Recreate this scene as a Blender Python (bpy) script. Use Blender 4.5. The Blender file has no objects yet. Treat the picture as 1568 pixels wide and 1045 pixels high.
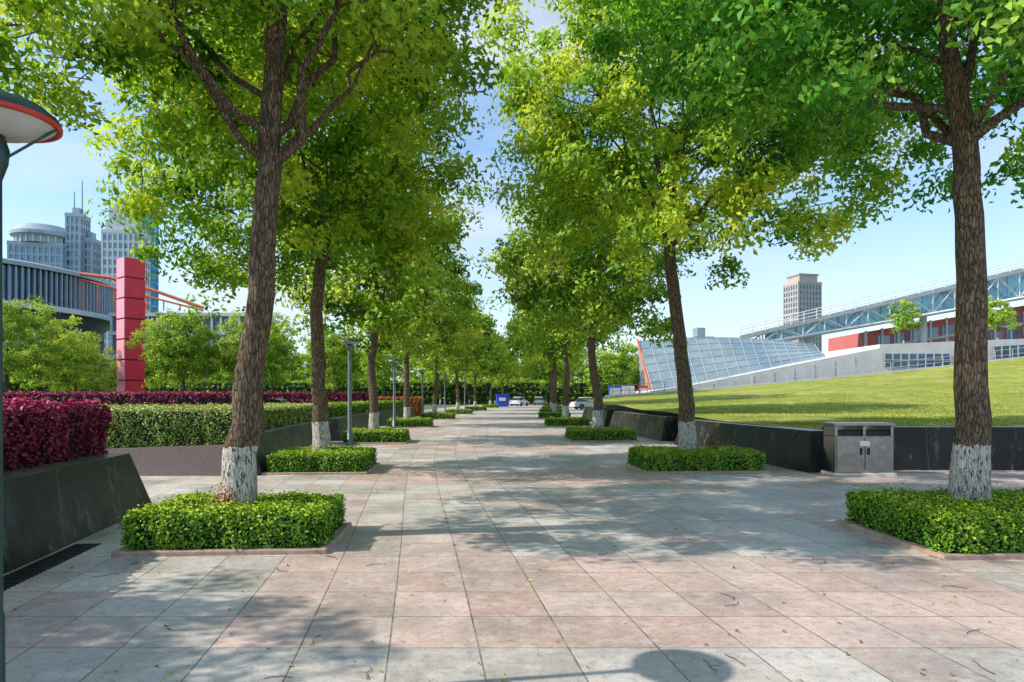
import bpy, math, random
import numpy as np
from mathutils import Vector
random.seed(7)
scene = bpy.context.scene
COL = scene.collection

# ------------------------------------------------------------------ helpers
def empty(name, loc=(0, 0, 0), rz=0, sc=1):
    o = bpy.data.objects.new(name, None)
    o.location = loc; o.rotation_euler = (0, 0, rz)
    o.scale = (sc, sc, sc) if not isinstance(sc, tuple) else sc
    COL.objects.link(o); return o

def link(name, me, parent=None, loc=(0, 0, 0), rz=0):
    o = bpy.data.objects.new(name, me); COL.objects.link(o)
    o.location = loc; o.rotation_euler = (0, 0, rz)
    if parent: o.parent = parent
    return o

class MB:
    def __init__(s): s.v = []; s.f = []; s.m = []
    def quad(s, pts, m=0):
        n = len(s.v); s.v += [tuple(p) for p in pts]
        s.f.append(tuple(range(n, n+len(pts)))); s.m.append(m)
    def box(s, c, d, m=0, rz=0, top=1.0):
        x, y, z = c; a, b, h = d[0]/2, d[1]/2, d[2]/2
        n = len(s.v); cr, sr = math.cos(rz), math.sin(rz)
        for k, q in ((-h, 1.0), (h, top)):
            for i, j in ((-a, -b), (a, -b), (a, b), (-a, b)):
                i *= q; j *= q
                s.v.append((x+i*cr-j*sr, y+i*sr+j*cr, z+k))
        for f in ((0, 3, 2, 1), (4, 5, 6, 7), (0, 1, 5, 4), (1, 2, 6, 5), (2, 3, 7, 6), (3, 0, 4, 7)):
            s.f.append(tuple(n+i for i in f)); s.m.append(m)
    def bx(s, x0, x1, y0, y1, z0, z1, m=0):
        s.box(((x0+x1)/2, (y0+y1)/2, (z0+z1)/2), (x1-x0, y1-y0, z1-z0), m)
    def tube(s, pts, rad, seg=8, m=0, cap=True, lump=0):
        pts = [Vector(p) for p in pts]; n0 = len(s.v)
        up = Vector((0.01, 1, 0.02)).normalized()
        for i, p in enumerate(pts):
            t = (pts[min(i+1, len(pts)-1)]-pts[max(i-1, 0)]).normalized()
            a = t.cross(up)
            if a.length < .05: a = t.cross(Vector((1, 0, 0)))
            a.normalize(); b = t.cross(a)
            for k in range(seg):
                an = 2*math.pi*k/seg
                r = rad[i]*(1+lump*(math.sin(an*3+i*1.3)+.6*math.sin(an*5-i*2.1)))
                q = p+(a*math.cos(an)+b*math.sin(an))*r
                s.v.append(tuple(q))
        for i in range(len(pts)-1):
            for k in range(seg):
                k2 = (k+1) % seg
                s.f.append((n0+i*seg+k, n0+i*seg+k2, n0+(i+1)*seg+k2, n0+(i+1)*seg+k)); s.m.append(m)
        if cap:
            s.f.append(tuple(n0+k for k in range(seg))[::-1]); s.m.append(m)
            s.f.append(tuple(n0+(len(pts)-1)*seg+k for k in range(seg))); s.m.append(m)
    def lathe(s, prof, c=(0, 0, 0), seg=24, m=0):
        n0 = len(s.v)
        for r, z in prof:
            for k in range(seg):
                a = 2*math.pi*k/seg
                s.v.append((c[0]+r*math.cos(a), c[1]+r*math.sin(a), c[2]+z))
        for i in range(len(prof)-1):
            for k in range(seg):
                k2 = (k+1) % seg
                s.f.append((n0+i*seg+k, n0+i*seg+k2, n0+(i+1)*seg+k2, n0+(i+1)*seg+k)); s.m.append(m)
    def beam(s, p, q, w=.1, m=0): s.tube([p, q], [w/2*1.41]*2, 4, m)
    def build(s, name, mats, parent=None, loc=(0, 0, 0), rz=0, bevel=0, smooth=False):
        me = bpy.data.meshes.new(name); me.from_pydata(s.v, [], s.f)
        for mt in (mats if isinstance(mats, (list, tuple)) else [mats]): me.materials.append(mt)
        me.polygons.foreach_set('material_index', s.m)
        if smooth: me.polygons.foreach_set('use_smooth', [True]*len(s.f))
        me.update()
        o = link(name, me, parent, loc, rz)
        if bevel:
            b = o.modifiers.new('bevel', 'BEVEL'); b.width = bevel; b.segments = 2; b.limit_method = 'ANGLE'
        return o

# ------------------------------------------------------------------ materials
class NT:
    def __init__(s, name):
        s.mat = bpy.data.materials.new(name); s.mat.use_nodes = True
        s.t = s.mat.node_tree; s.t.nodes.clear()
        s.out = s.t.nodes.new('ShaderNodeOutputMaterial')
    def n(s, typ, **k):
        nd = s.t.nodes.new(typ)
        for a, b in k.items(): setattr(nd, a, b)
        return nd
    def l(s, a, b): s.t.links.new(a, b)
    def math(s, op, a, b=None, clamp=False):
        nd = s.n('ShaderNodeMath', operation=op); nd.use_clamp = clamp
        for i, x in enumerate((a, b)):
            if x is None: continue
            if isinstance(x, (int, float)): nd.inputs[i].default_value = x
            else: s.l(x, nd.inputs[i])
        return nd.outputs[0]
    def mix(s, f, a, b, blend='MIX'):
        nd = s.n('ShaderNodeMix', data_type='RGBA', blend_type=blend)
        for i, x in ((0, f), (6, a), (7, b)):
            if isinstance(x, (int, float)): nd.inputs[i].default_value = x
            elif isinstance(x, tuple): nd.inputs[i].default_value = (*x[:3], 1)
            else: s.l(x, nd.inputs[i])
        return nd.outputs[2]
    def noise(s, vec, scale, detail=4, rough=.55):
        nd = s.n('ShaderNodeTexNoise'); nd.inputs['Scale'].default_value = scale
        nd.inputs['Detail'].default_value = detail; nd.inputs['Roughness'].default_value = rough
        if vec is not None: s.l(vec, nd.inputs['Vector'])
        return nd.outputs['Fac']
    def ramp(s, f, stops):
        nd = s.n('ShaderNodeValToRGB'); e = nd.color_ramp.elements
        while len(e) < len(stops): e.new(.5)
        for el, (p, c) in zip(e, stops):
            el.position = p; el.color = (*c, 1) if isinstance(c, tuple) else (c, c, c, 1)
        s.l(f, nd.inputs[0]); return nd.outputs[0]
    def coord(s, kind='Object'): return s.n('ShaderNodeTexCoord').outputs[kind]
    def bsdf(s, col, rough=.6, metal=0, spec=.5, bump=None, bstr=.3, bdist=.02):
        b = s.n('ShaderNodeBsdfPrincipled')
        for nm, x in (('Base Color', col), ('Roughness', rough), ('Metallic', metal), ('Specular IOR Level', spec)):
            if isinstance(x, tuple): b.inputs[nm].default_value = (*x[:3], 1)
            elif isinstance(x, (int, float)): b.inputs[nm].default_value = x
            else: s.l(x, b.inputs[nm])
        if bump is not None:
            bp = s.n('ShaderNodeBump'); bp.inputs['Strength'].default_value = bstr
            bp.inputs['Distance'].default_value = bdist
            s.l(bump, bp.inputs['Height']); s.l(bp.outputs[0], b.inputs['Normal'])
        return b
    def fin(s, b): s.l(b.outputs[0], s.out.inputs[0]); return s.mat

def mat(name, col, rough=.6, metal=0, var=.2, scale=6, spec=.5, bstr=.15):
    t = NT(name); c = t.coord()
    nz = t.noise(c, scale); n2 = t.noise(c, scale*9, 3)
    a = tuple(x*(1-var) for x in col); b = tuple(min(1, x*(1+var)) for x in col)
    base = t.mix(t.ramp(nz, [(.3, 0.), (.7, 1.)]), a, b)
    base = t.mix(.25*min(1, var*4), base, t.ramp(n2, [(.3, .2), (.7, .9)]), 'OVERLAY')
    return t.fin(t.bsdf(base, rough, metal, spec, n2, bstr, .01))

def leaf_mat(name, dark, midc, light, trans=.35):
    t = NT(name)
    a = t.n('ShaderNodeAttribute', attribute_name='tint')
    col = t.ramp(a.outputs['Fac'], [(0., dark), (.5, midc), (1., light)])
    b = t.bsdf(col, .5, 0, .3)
    if trans == 0: return t.fin(b)
    tr = t.n('ShaderNodeBsdfTranslucent')
    tc = t.mix(1., col, (1.3, 1.3, .7), 'MULTIPLY'); t.l(tc, tr.inputs[0])
    mx = t.n('ShaderNodeMixShader'); mx.inputs[0].default_value = trans
    t.l(b.outputs[0], mx.inputs[1]); t.l(tr.outputs[0], mx.inputs[2])
    return t.fin(mx)

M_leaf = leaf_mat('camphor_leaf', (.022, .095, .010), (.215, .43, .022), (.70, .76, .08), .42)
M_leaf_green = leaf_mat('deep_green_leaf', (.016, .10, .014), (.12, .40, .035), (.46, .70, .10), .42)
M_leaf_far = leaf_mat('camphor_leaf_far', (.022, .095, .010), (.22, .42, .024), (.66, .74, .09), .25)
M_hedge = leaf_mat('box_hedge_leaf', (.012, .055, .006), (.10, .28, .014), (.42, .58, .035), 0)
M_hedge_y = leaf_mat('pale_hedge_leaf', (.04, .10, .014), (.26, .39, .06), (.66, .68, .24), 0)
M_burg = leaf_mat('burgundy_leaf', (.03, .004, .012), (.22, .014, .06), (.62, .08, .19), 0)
M_orange = leaf_mat('orange_flower', (.1, .05, .01), (.5, .12, .02), (.7, .25, .05), 0)
M_litter = leaf_mat('dry_leaf', (.10, .04, .015), (.28, .16, .03), (.5, .45, .05), 0)
M_grassblade = leaf_mat('grass_blade', (.12, .19, .02), (.33, .40, .045), (.60, .60, .15), 0)
M_core = mat('hedge_core', (.012, .022, .008), .9)
M_core_b = mat('hedge_core_burgundy', (.02, .006, .008), .9)

def bark():
    t = NT('bark_whitewashed'); c = t.coord()
    mp = t.n('ShaderNodeMapping'); mp.inputs['Scale'].default_value = (1, 1, .28); t.l(c, mp.inputs[0])
    n1 = t.noise(mp.outputs[0], 26, 6, .65); n2 = t.noise(c, 3, 3)
    vo = t.n('ShaderNodeTexVoronoi', feature='DISTANCE_TO_EDGE'); vo.inputs['Scale'].default_value = 34
    mp2 = t.n('ShaderNodeMapping'); mp2.inputs['Scale'].default_value = (1, 1, .22); t.l(c, mp2.inputs[0])
    dist = t.mix(.06, mp2.outputs[0], t.n('ShaderNodeTexNoise').outputs['Color'])
    t.l(dist, vo.inputs['Vector'])
    crack = t.ramp(vo.outputs['Distance'], [(0., 0.), (.14, 1.)])
    col = t.ramp(n1, [(.3, (.08, .05, .034)), (.52, (.22, .15, .10)), (.72, (.42, .31, .22))])
    col = t.mix(t.math('MULTIPLY', n2, .4), col, (.16, .15, .08))
    col = t.mix(t.math('MULTIPLY', t.math('SUBTRACT', 1., crack, True), .85), col, (.04, .026, .018))
    sx = t.n('ShaderNodeSeparateXYZ'); t.l(c, sx.inputs[0])
    edge = t.math('ADD', sx.outputs[2], t.math('MULTIPLY', t.math('SUBTRACT', t.noise(c, 9, 3), .5), .16))
    wm = t.math('LESS_THAN', edge, 1.04)
    chips = t.math('GREATER_THAN', t.noise(mp.outputs[0], 38, 5, .7), .45)
    wm = t.math('MULTIPLY', wm, chips)
    white = t.mix(t.noise(c, 20, 4), (.50, .46, .41), (.82, .80, .76))
    white = t.mix(t.ramp(sx.outputs[2], [(.42, .5), (.60, 0.)]), white, (.42, .26, .19))
    col = t.mix(wm, col, white)
    h = t.math('ADD', t.math('MULTIPLY', crack, .5), n1)
    return t.fin(t.bsdf(col, .85, 0, .2, h, .9, .03))
M_bark = bark()

def paving():
    t = NT('stone_paving'); uv = t.coord('UV'); pos = t.n('ShaderNodeNewGeometry').outputs['Position']
    W, H = .57, .62
    sx = t.n('ShaderNodeSeparateXYZ'); t.l(uv, sx.inputs[0])
    br = t.n('ShaderNodeTexBrick'); br.offset = 0; br.squash = 1
    for k, v in (('Scale', 1), ('Mortar Size', .006), ('Mortar Smooth', .15), ('Brick Width', W), ('Row Height', H), ('Bias', 0)):
        br.inputs[k].default_value = v
    t.l(uv, br.inputs['Vector'])
    fu = t.math('FLOOR', t.math('DIVIDE', sx.outputs[0], W)); fv = t.math('FLOOR', t.math('DIVIDE', sx.outputs[1], H))
    cb = t.n('ShaderNodeCombineXYZ'); t.l(fu, cb.inputs[0]); t.l(fv, cb.inputs[1])
    wn = t.n('ShaderNodeTexWhiteNoise'); t.l(cb.outputs[0], wn.inputs['Vector'])
    rnd = wn.outputs['Value']
    grey = t.mix(rnd, (.43, .39, .345), (.68, .625, .56))
    pink = t.mix(rnd, (.52, .33, .27), (.68, .48, .41))
    row = t.math('MODULO', fv, 13.)
    band = t.math('MULTIPLY', t.math('GREATER_THAN', row, 6.5), t.math('LESS_THAN', row, 10.5))
    inn = t.math('MULTIPLY', t.math('GREATER_THAN', fu, -6.5), t.math('LESS_THAN', fu, 4.5))
    pm = t.math('MULTIPLY', band, inn)
    low = t.noise(cb.outputs[0], .23, 2)
    pm2 = t.math('MULTIPLY', t.math('GREATER_THAN', low, .53), .5)
    pm = t.math('MAXIMUM', t.math('MULTIPLY', pm, .85), pm2)
    col = t.mix(pm, grey, pink)
    ln = t.math('LESS_THAN', t.math('ABSOLUTE', t.math('ADD', fu, 5.)), .5)
    col = t.mix(t.math('MULTIPLY', ln, .2), col, (.30, .28, .25))
    st = t.noise(pos, .9, 5, .6); col = t.mix(t.ramp(st, [(.38, .5), (.6, 0.)]), col, (.26, .225, .195))
    st2 = t.noise(pos, 5, 5, .7); col = t.mix(t.ramp(st2, [(.48, 0.), (.70, .5)]), col, (.74, .68, .62))
    st3 = t.noise(pos, 14, 5, .75); col = t.mix(t.ramp(st3, [(.36, .5), (.5, 0.)]), col, (.22, .19, .16))
    fine = t.noise(pos, 110, 3, .75); col = t.mix(.6, col, t.ramp(fine, [(.3, .2), (.7, .8)]), 'OVERLAY')
    vo = t.n('ShaderNodeTexVoronoi'); vo.inputs['Scale'].default_value = 5.5; t.l(pos, vo.inputs['Vector'])
    sp = t.math('LESS_THAN', vo.outputs['Distance'], t.math('MULTIPLY', t.math('SUBTRACT', t.noise(pos, 2.1, 2), .42), .22))
    col = t.mix(t.math('MULTIPLY', sp, .7), col, (.78, .75, .70))
    jn = t.noise(pos, 6, 3)
    joint = t.mix(t.ramp(jn, [(.35, 0.), (.65, 1.)]), (.08, .07, .055), (.30, .26, .22))
    col = t.mix(t.math('MULTIPLY', br.outputs['Fac'], .9), col, joint)
    h = t.math('SUBTRACT', t.math('MULTIPLY', fine, .12), br.outputs['Fac'])
    h = t.math('ADD', h, t.math('MULTIPLY', rnd, .25))
    rg = t.ramp(st, [(.35, .40), (.65, .7)])
    return t.fin(t.bsdf(col, rg, 0, .35, h, .5, .006))
M_pave = paving()

def granite():
    t = NT('dark_granite'); c = t.coord(); pos = t.n('ShaderNodeNewGeometry')
    f = t.noise(c, 90, 3, .8); g = t.noise(c, 2.2, 6, .7)
    col = t.ramp(f, [(.4, (.010, .010, .012)), (.62, (.032, .031, .031)), (.75, (.11, .105, .10))])
    mp = t.n('ShaderNodeMapping'); mp.inputs['Scale'].default_value = (1, 1, .35); t.l(c, mp.inputs[0])
    stn = t.noise(mp.outputs[0], 4.5, 6, .75)
    col = t.mix(t.ramp(stn, [(.57, 0.), (.76, .75)]), col, (.34, .31, .27))
    sx = t.n('ShaderNodeSeparateXYZ'); t.l(pos.outputs['Normal'], sx.inputs[0])
    topm = t.math('GREATER_THAN', sx.outputs[2], .8)
    col = t.mix(topm, col, t.mix(g, (.07, .075, .045), (.24, .22, .17)))
    sp = t.n('ShaderNodeSeparateXYZ'); t.l(pos.outputs['Position'], sp.inputs[0])
    s2 = t.math('ADD', sp.outputs[1], sp.outputs[0])
    jf = t.math('LESS_THAN', t.math('FRACT', t.math('MULTIPLY', s2, .8)), .008)
    col = t.mix(t.math('MULTIPLY', jf, .8), col, (.16, .15, .13))
    return t.fin(t.bsdf(col, t.ramp(g, [(.3, .16), (.7, .5)]), 0, .28, f, .05, .005))
M_gran = granite()
M_gran_red = mat('reddish_granite', (.16, .115, .11), .5, var=.35, scale=40)
M_kerb = mat('kerb_stone', (.42, .29, .23), .8, var=.25, scale=12)
M_soil = mat('soil', (.07, .05, .035), .95, var=.4, scale=14)
M_ground = mat('ground_dirt_grass', (.10, .13, .05), .95, var=.4, scale=.6)
M_asph = mat('asphalt', (.055, .055, .058), .85, var=.2, scale=5)
M_white = mat('white_paint', (.78, .78, .76), .5, var=.05)
M_steel = mat('brushed_steel', (.33, .315, .30), .25, 1.0, var=.18, scale=10, bstr=.05)
M_darkmetal = mat('dark_metal', (.03, .03, .032), .4, .5)
M_pole = mat('lamp_green_metal', (.03, .065, .06), .35, .4)
M_polegrey = mat('lamp_grey_metal', (.16, .19, .185), .4, .5)
M_rim = mat('lamp_red_rim', (.50, .04, .02), .4)
M_lampglass = mat('lamp_frosted_glass', (.50, .52, .50), .25, var=.06)
M_conc = mat('pale_concrete', (.68, .65, .63), .8, var=.1, scale=1.2)
M_concd = mat('grey_concrete', (.30, .32, .34), .8, var=.15, scale=1.5)
M_glass = mat('blue_glass', (.12, .24, .36), .15, .3, var=.4, scale=.35, spec=.9, bstr=0)
M_glassdk = mat('dark_blue_glass', (.04, .10, .17), .15, .3, var=.5, scale=.35, spec=.9, bstr=0)
M_glass2 = mat('pale_glass', (.24, .33, .35), .12, .35, var=.3, scale=.3, spec=.8, bstr=0)
M_glass3 = mat('bridge_blue_glass', (.20, .40, .52), .15, .3, var=.3, scale=.3, spec=.8, bstr=0)
M_glassb = mat('bright_blue_glass', (.12, .42, .60), .15, .3, var=.4, scale=.3, spec=.8, bstr=0)
M_bluegrey = mat('blue_grey_cladding', (.34, .42, .50), .5, var=.12, scale=.5)  # lightened blue-grey; on the towers the paleness is painted distance haze
M_louvre = mat('dark_louvre', (.10, .15, .20), .5, var=.12, scale=.5)
M_paleblue = mat('haze_paled_cladding', (.58, .63, .66), .6, var=.08, scale=.4)  # cladding paled in its colour to imitate distance haze on the towers
M_brown = mat('brownish_cladding', (.46, .40, .37), .7, var=.1, scale=.4)
M_teal = mat('teal_steel', (.30, .42, .45), .5, var=.1)
M_mull = mat('grey_mullion', (.42, .46, .47), .5, var=.1)
M_redpanel = mat('red_panel', (.78, .025, .055), .42, var=.10, scale=1.5)
M_redpanel_lit = mat('red_panel_lit', (.88, .30, .38), .45, var=.08, scale=1.5)  # sunlit face of the red pillar, sunlight painted into the colour
M_darkred = mat('dark_red', (.22, .01, .02), .6)
M_pinkwall = mat('pink_brick', (.56, .15, .14), .8, var=.15, scale=2)
M_orangebeam = mat('orange_steel', (.70, .14, .05), .5, var=.08)
M_bluebox = mat('blue_paint', (.02, .08, .55), .5)
M_tyre = mat('tyre_rubber', (.02, .02, .02), .8)
M_carw = mat('car_white_paint', (.75, .76, .77), .2, var=.03)
M_carr = mat('car_red_paint', (.45, .02, .02), .2, var=.05)
M_carg = mat('car_grey_paint', (.18, .20, .23), .2, .4, var=.05)
M_carglass = mat('car_glass', (.02, .025, .03), .05, var=.1, spec=.9, bstr=0)

def lawnmat():
    t = NT('lawn_grass'); c = t.coord()
    a = t.noise(c, .35, 5, .6); b = t.noise(c, 1.6, 6, .75); f = t.noise(c, 40, 4, .8)
    col = t.ramp(a, [(.32, (.30, .36, .045)), (.5, (.43, .45, .08)), (.68, (.56, .53, .16))])
    col = t.mix(t.ramp(b, [(.40, .7), (.58, 0.)]), col, (.16, .24, .03))
    mp = t.n('ShaderNodeMapping'); mp.inputs['Scale'].default_value = (.25, 1.6, 1); t.l(c, mp.inputs[0])
    col = t.mix(t.ramp(t.noise(mp.outputs[0], 1.1, 4), [(.5, 0.), (.62, .5)]), col, (.36, .31, .12))
    col = t.mix(.6, col, t.ramp(f, [(.3, .15), (.7, .85)]), 'OVERLAY')
    return t.fin(t.bsdf(col, .95, 0, .1, f, .9, .05))
M_lawn = lawnmat()

# ------------------------------------------------------------------ leaves
rng = np.random.default_rng(11)
def unit(a): return a/np.maximum(1e-6, np.linalg.norm(a, axis=1, keepdims=True))
def leaf_mesh(name, P, N, L, tint, material, aspect=.5, fold=.16):
    n = len(P); N = unit(N)
    T = unit(np.cross(N, rng.normal(size=(n, 3)))); B = np.cross(N, T)
    L = np.broadcast_to(np.asarray(L, dtype=float), (n,)).reshape(n, 1)*rng.uniform(.7, 1.25, (n, 1))
    V = np.empty((n, 4, 3))
    V[:, 0] = P-T*L*.5; V[:, 2] = P+T*L*.5-N*L*fold
    V[:, 1] = P+B*L*aspect*.5+N*L*fold*.8-T*L*.05; V[:, 3] = P-B*L*aspect*.5+N*L*fold*.8-T*L*.05
    me = bpy.data.meshes.new(name)
    me.vertices.add(4*n); me.vertices.foreach_set('co', V.astype(np.float32).ravel())
    me.loops.add(4*n); me.loops.foreach_set('vertex_index', np.arange(4*n, dtype=np.int32))
    me.polygons.add(n); me.polygons.foreach_set('loop_start', np.arange(0, 4*n, 4, dtype=np.int32))
    me.update(calc_edges=True)
    at = me.attributes.new('tint', 'FLOAT', 'POINT')
    at.data.foreach_set('value', np.repeat(np.clip(tint, 0, 1), 4).astype(np.float32))
    me.materials.append(material); return me

def tree_data(name, trunk, rad, cc, cr, nclump, nleaf, leaf, seed, tone=0., material=None, flat=.62, crad=.5, lowcut=None, limbs=8, twigs=True):
    global rng
    R = np.random.default_rng(seed); rng = R
    w = MB()
    tp = np.array(trunk, float); zz = np.linspace(0, 1, len(tp)); zs = np.linspace(0, 1, 18)
    pts = np.stack([np.interp(zs, zz, tp[:, i]) for i in range(3)], 1); rr = np.interp(zs, zz, rad)
    rr[0] *= 1.18
    pts[1:-1] += R.normal(0, .014, (16, 3))
    w.tube(pts, rr, 14, 0, lump=.035)
    top = pts[-1]; cc = np.array(cc, float); cr = np.array(cr, float)
    lob = unit(R.normal(size=(10, 3))); lam = R.uniform(-.25, .20, 10)
    C = []
    while len(C) < nclump:
        d = R.normal(size=3); d /= np.linalg.norm(d)
        hh = math.hypot(d[0], d[1]); sq = 1/((hh**2.8+abs(d[2])**2.8)**(1/2.8))
        k = R.uniform(.2, 1)**.5
        s = sq*(1+sum(a*max(0, float(d@l))**3 for a, l in zip(lam, lob))+R.normal(0, .05))
        p = cc+d*cr*k*s
        hor = np.hypot(p[0]-top[0], p[1]-top[1])
        if lowcut is not None and p[2] < lowcut-.55*max(0, hor-.6): continue
        C.append((p, k))
    CP = np.array([c[0] for c in C]); K = np.array([c[1] for c in C])
    LP = []
    for i in range(limbs):
        a = 2*math.pi*(i+R.uniform(-.3, .3))/limbs
        j = R.integers(12, 18); st = pts[j]
        el = R.uniform(.05, .9)
        end = cc+np.array([math.cos(a)*cr[0]*.75, math.sin(a)*cr[1]*.75, cr[2]*(el-.45)])
        if el > .75: end = cc+np.array([math.cos(a)*cr[0]*.3, math.sin(a)*cr[1]*.3, cr[2]*.7])
        mid = st*.55+end*.45+np.array([0, 0, .25+R.uniform(-.2, .3)])+R.normal(0, .15, 3)
        q = [st*(1-t)**2+2*mid*t*(1-t)+end*t*t for t in np.linspace(0, 1, 10)]
        q = [q[0]]+[x+R.normal(0, .07, 3) for x in q[1:]]
        r0 = rr[j]*R.uniform(.34, .55)
        w.tube(q, list(r0+(.012-r0)*np.linspace(0, 1, 10)**.65), 7, 0)
        LP += [(x, r0*(1-t)+.012*t) for x, t in zip(q[3:], np.linspace(.3, 1, 7))]
        # a side branch
        s0 = q[4]; e2 = s0+(q[8]-q[4])*.7+R.normal(0, .55, 3)+np.array([0, 0, .3])
        q2 = [s0*(1-t)+e2*t+R.normal(0, .04, 3)*(t > 0)+np.array([0, 0, .2*math.sin(t*3.1)]) for t in np.linspace(0, 1, 6)]
        w.tube(q2, list(np.linspace(r0*.4, .01, 6)), 5, 0); LP += [(x, .015) for x in q2[2:]]
    LX = np.array([l[0] for l in LP])
    if twigs:
        for p in CP:
            d = np.linalg.norm(LX-p, axis=1)+np.maximum(0, LX[:, 2]-p[2])*.6; i = int(d.argmin())
            s = LX[i]
            if np.linalg.norm(s-p) > 1.15: s = p+(s-p)*1.15/np.linalg.norm(s-p)*.5
            m = s*.5+p*.5+np.array([0, 0, .10])+R.normal(0, .1, 3)
            w.tube([s, m, p], [min(.012, LP[i][1]), .008, .003], 4, 0, cap=False)
    ns = np.maximum(12, (nleaf*R.uniform(.5, 1.5, nclump)).astype(int))
    idx = np.repeat(np.arange(nclump), ns); n = len(idx)
    cs = crad*R.uniform(.6, 1.35, nclump)
    d = unit(R.normal(size=(n, 3))); u = R.uniform(0, 1, n)**.42
    off = d*(u*cs[idx])[:, None]*np.array([1, 1, flat])
    off[:, 2] -= .35*(off[:, 0]**2+off[:, 1]**2)/np.maximum(.1, cs[idx])
    P = CP[idx]+off
    out = unit(P-cc)
    N = d*.6+out*.5+np.array([-.25, -.15, .45])+R.normal(0, .55, (n, 3))
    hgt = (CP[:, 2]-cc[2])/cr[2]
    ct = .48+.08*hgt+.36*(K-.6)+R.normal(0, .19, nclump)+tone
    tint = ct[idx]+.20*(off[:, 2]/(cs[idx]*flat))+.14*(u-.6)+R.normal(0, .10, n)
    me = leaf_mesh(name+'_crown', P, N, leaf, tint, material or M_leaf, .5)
    return w, me

def tree(name, loc, data, rz=0, sc=1):
    e = empty(name, loc, rz, sc)
    w, me = data
    if isinstance(w, MB):
        o = w.build('trunk_and_limbs', [M_bark], e, smooth=True); data = (o.data, me)
    else: link('trunk_and_limbs', w, e)
    link('crown', me, e)
    return data

# avenue centre line ------------------------------------------------------
cy = np.array([-30, 0, 7.7, 15.1, 24.5, 36.5, 50, 67, 90, 130, 180.]); cx = np.array([5.6, 2.05, 1.1, -.13, -.9, -1.3, -1.2, -.6, .6, 2.8, 5.5])
def C(y): return float(np.mean([np.interp(y+k, cy, cx) for k in (-5, -2.5, 0, 2.5, 5)]))

# ------------------------------------------------------------------ trees
t = tree_data('L1', [(0, 0, 0), (.08, 0, 1.1), (.22, 0, 2.3), (.35, 0, 3.6), (.42, 0, 4.7), (.5, .1, 6.6)],
              [.215, .175, .148, .135, .12, .07], (-.45, .5, 7.3), (3.6, 3.2, 3.2), 400, 165, .112, 3, .13, lowcut=5.7, limbs=11, crad=.50)
tree('offscreen_camphor_tree', (-3.12, 7.7, 0), t)
t = tree_data('R1', [(0, 0, 0), (.04, 0, 1.1), (.05, 0, 2.4), (0, 0, 3.8), (-.04, 0, 4.7), (-.3, .1, 6.6)],
              [.235, .185, .16, .145, .13, .07], (-.1, .4, 7.2), (4.3, 3.4, 3.3), 520, 165, .112, 5, .05, M_leaf_green, lowcut=5.3, limbs=12, crad=.50)
tree('offscreen_camphor_tree', (5.35, 8.0, 0), t)
t = tree_data('R2', [(0, 0, 0), (-.05, 0, 1.2), (-.14, 0, 2.3), (-.38, 0, 4.2), (-.5, 0, 5.4), (-.2, 0, 7.4)],
              [.225, .18, .15, .135, .12, .06], (-.1, 0, 7.9), (4.2, 3.6, 4.0), 480, 125, .14, 8, .17, lowcut=5.9, limbs=12, crad=.55)
tree('offscreen_camphor_tree', (3.94, 15.2, 0), t)
t = tree_data('L2', [(0, 0, 0), (-.02, 0, 1.2), (-.08, 0, 2.6), (-.1, 0, 3.7), (.05, 0, 5), (.3, 0, 7)],
              [.22, .17, .145, .13, .12, .06], (-.35, 0, 7.1), (3.45, 3.3, 4.0), 470, 125, .14, 12, .08, lowcut=4.9, limbs=12, crad=.55)
tree('offscreen_camphor_tree', (-4.19, 15.0, 0), t)
gen = []; lowg = []
for k in range(4):
    T_ = [(0, 0, 0), (.03*k, 0, 1.2), (-.1, .05*k, 2.8), (.12-.1*k, 0, 4.4), (0, 0, 6.6)]; r_ = [.21, .165, .135, .115, .06]
    gen.append(tree_data('G%d' % k, T_, r_, (0, 0, 6.8), (3.5, 3.5, 3.8), 270, 70, .21, 30+k, .03+.06*(k % 3), M_leaf_far, lowcut=4.3, limbs=8, crad=.64))
    lowg.append(tree_data('D%d' % k, T_, r_, (0, 0, 6.7), (3.5, 3.5, 3.8), 130, 34, .46, 50+k, .03+.06*(k % 3), M_leaf_far, lowcut=4.3, limbs=5, crad=.9, twigs=False))
def gtree(name, loc, k, rz, sc):
    src = gen if loc[1] < 56 else lowg
    src[k] = tree(name, loc, src[k], rz, sc)
for i, (x, y, s) in enumerate([(-4.85, 24, .98), (-5.5, 35.8, 1), (-5.4, 48, 1), (-4.9, 61, 1), (-4.1, 76, 1), (-3.0, 95, 1), (-1.6, 118, 1),
                               (3.1, 25, 1.05), (2.9, 37, 1.05), (3.1, 50, 1), (3.7, 63, 1), (4.6, 79, 1), (5.8, 98, 1), (7.3, 120, 1)]):
    gtree('offscreen_camphor_tree', (x, y, 0), i % 4, i*1.9, s)
gtree('offscreen_camphor_tree', (-9.4, 3.0, 0), 1, 2.2, .60)  # unseen tree left of the view, added to cast shade bottom left
for i, (x, y, s) in enumerate([(-29.6, 40, .70), (-27.8, 43.5, .54), (-17.9, 37, .62), (-15.2, 40, .62), (-30.5, 60, .74), (-22.5, 64, .8), (-15.0, 58, .7),
                               (-12.2, 47, .6), (-38, 57, .75), (-13.5, 72, .8), (13.0, 88, .75), (9.5, 74, .6), (13, 66, .5)]):
    gtree('street_tree', (x, y, 0), (i+1) % 4, i*2.3, s)
for i, (x, y, z, s) in enumerate([(35, 61, 6.2, .36), (43.4, 61, 6.4, .38), (52, 63, 6.6, .4)]):
    gtree('terrace_tree', (x, y, z), i % 4, i, s)
dt = empty('distant_trees')
R = random.Random(3)
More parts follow.
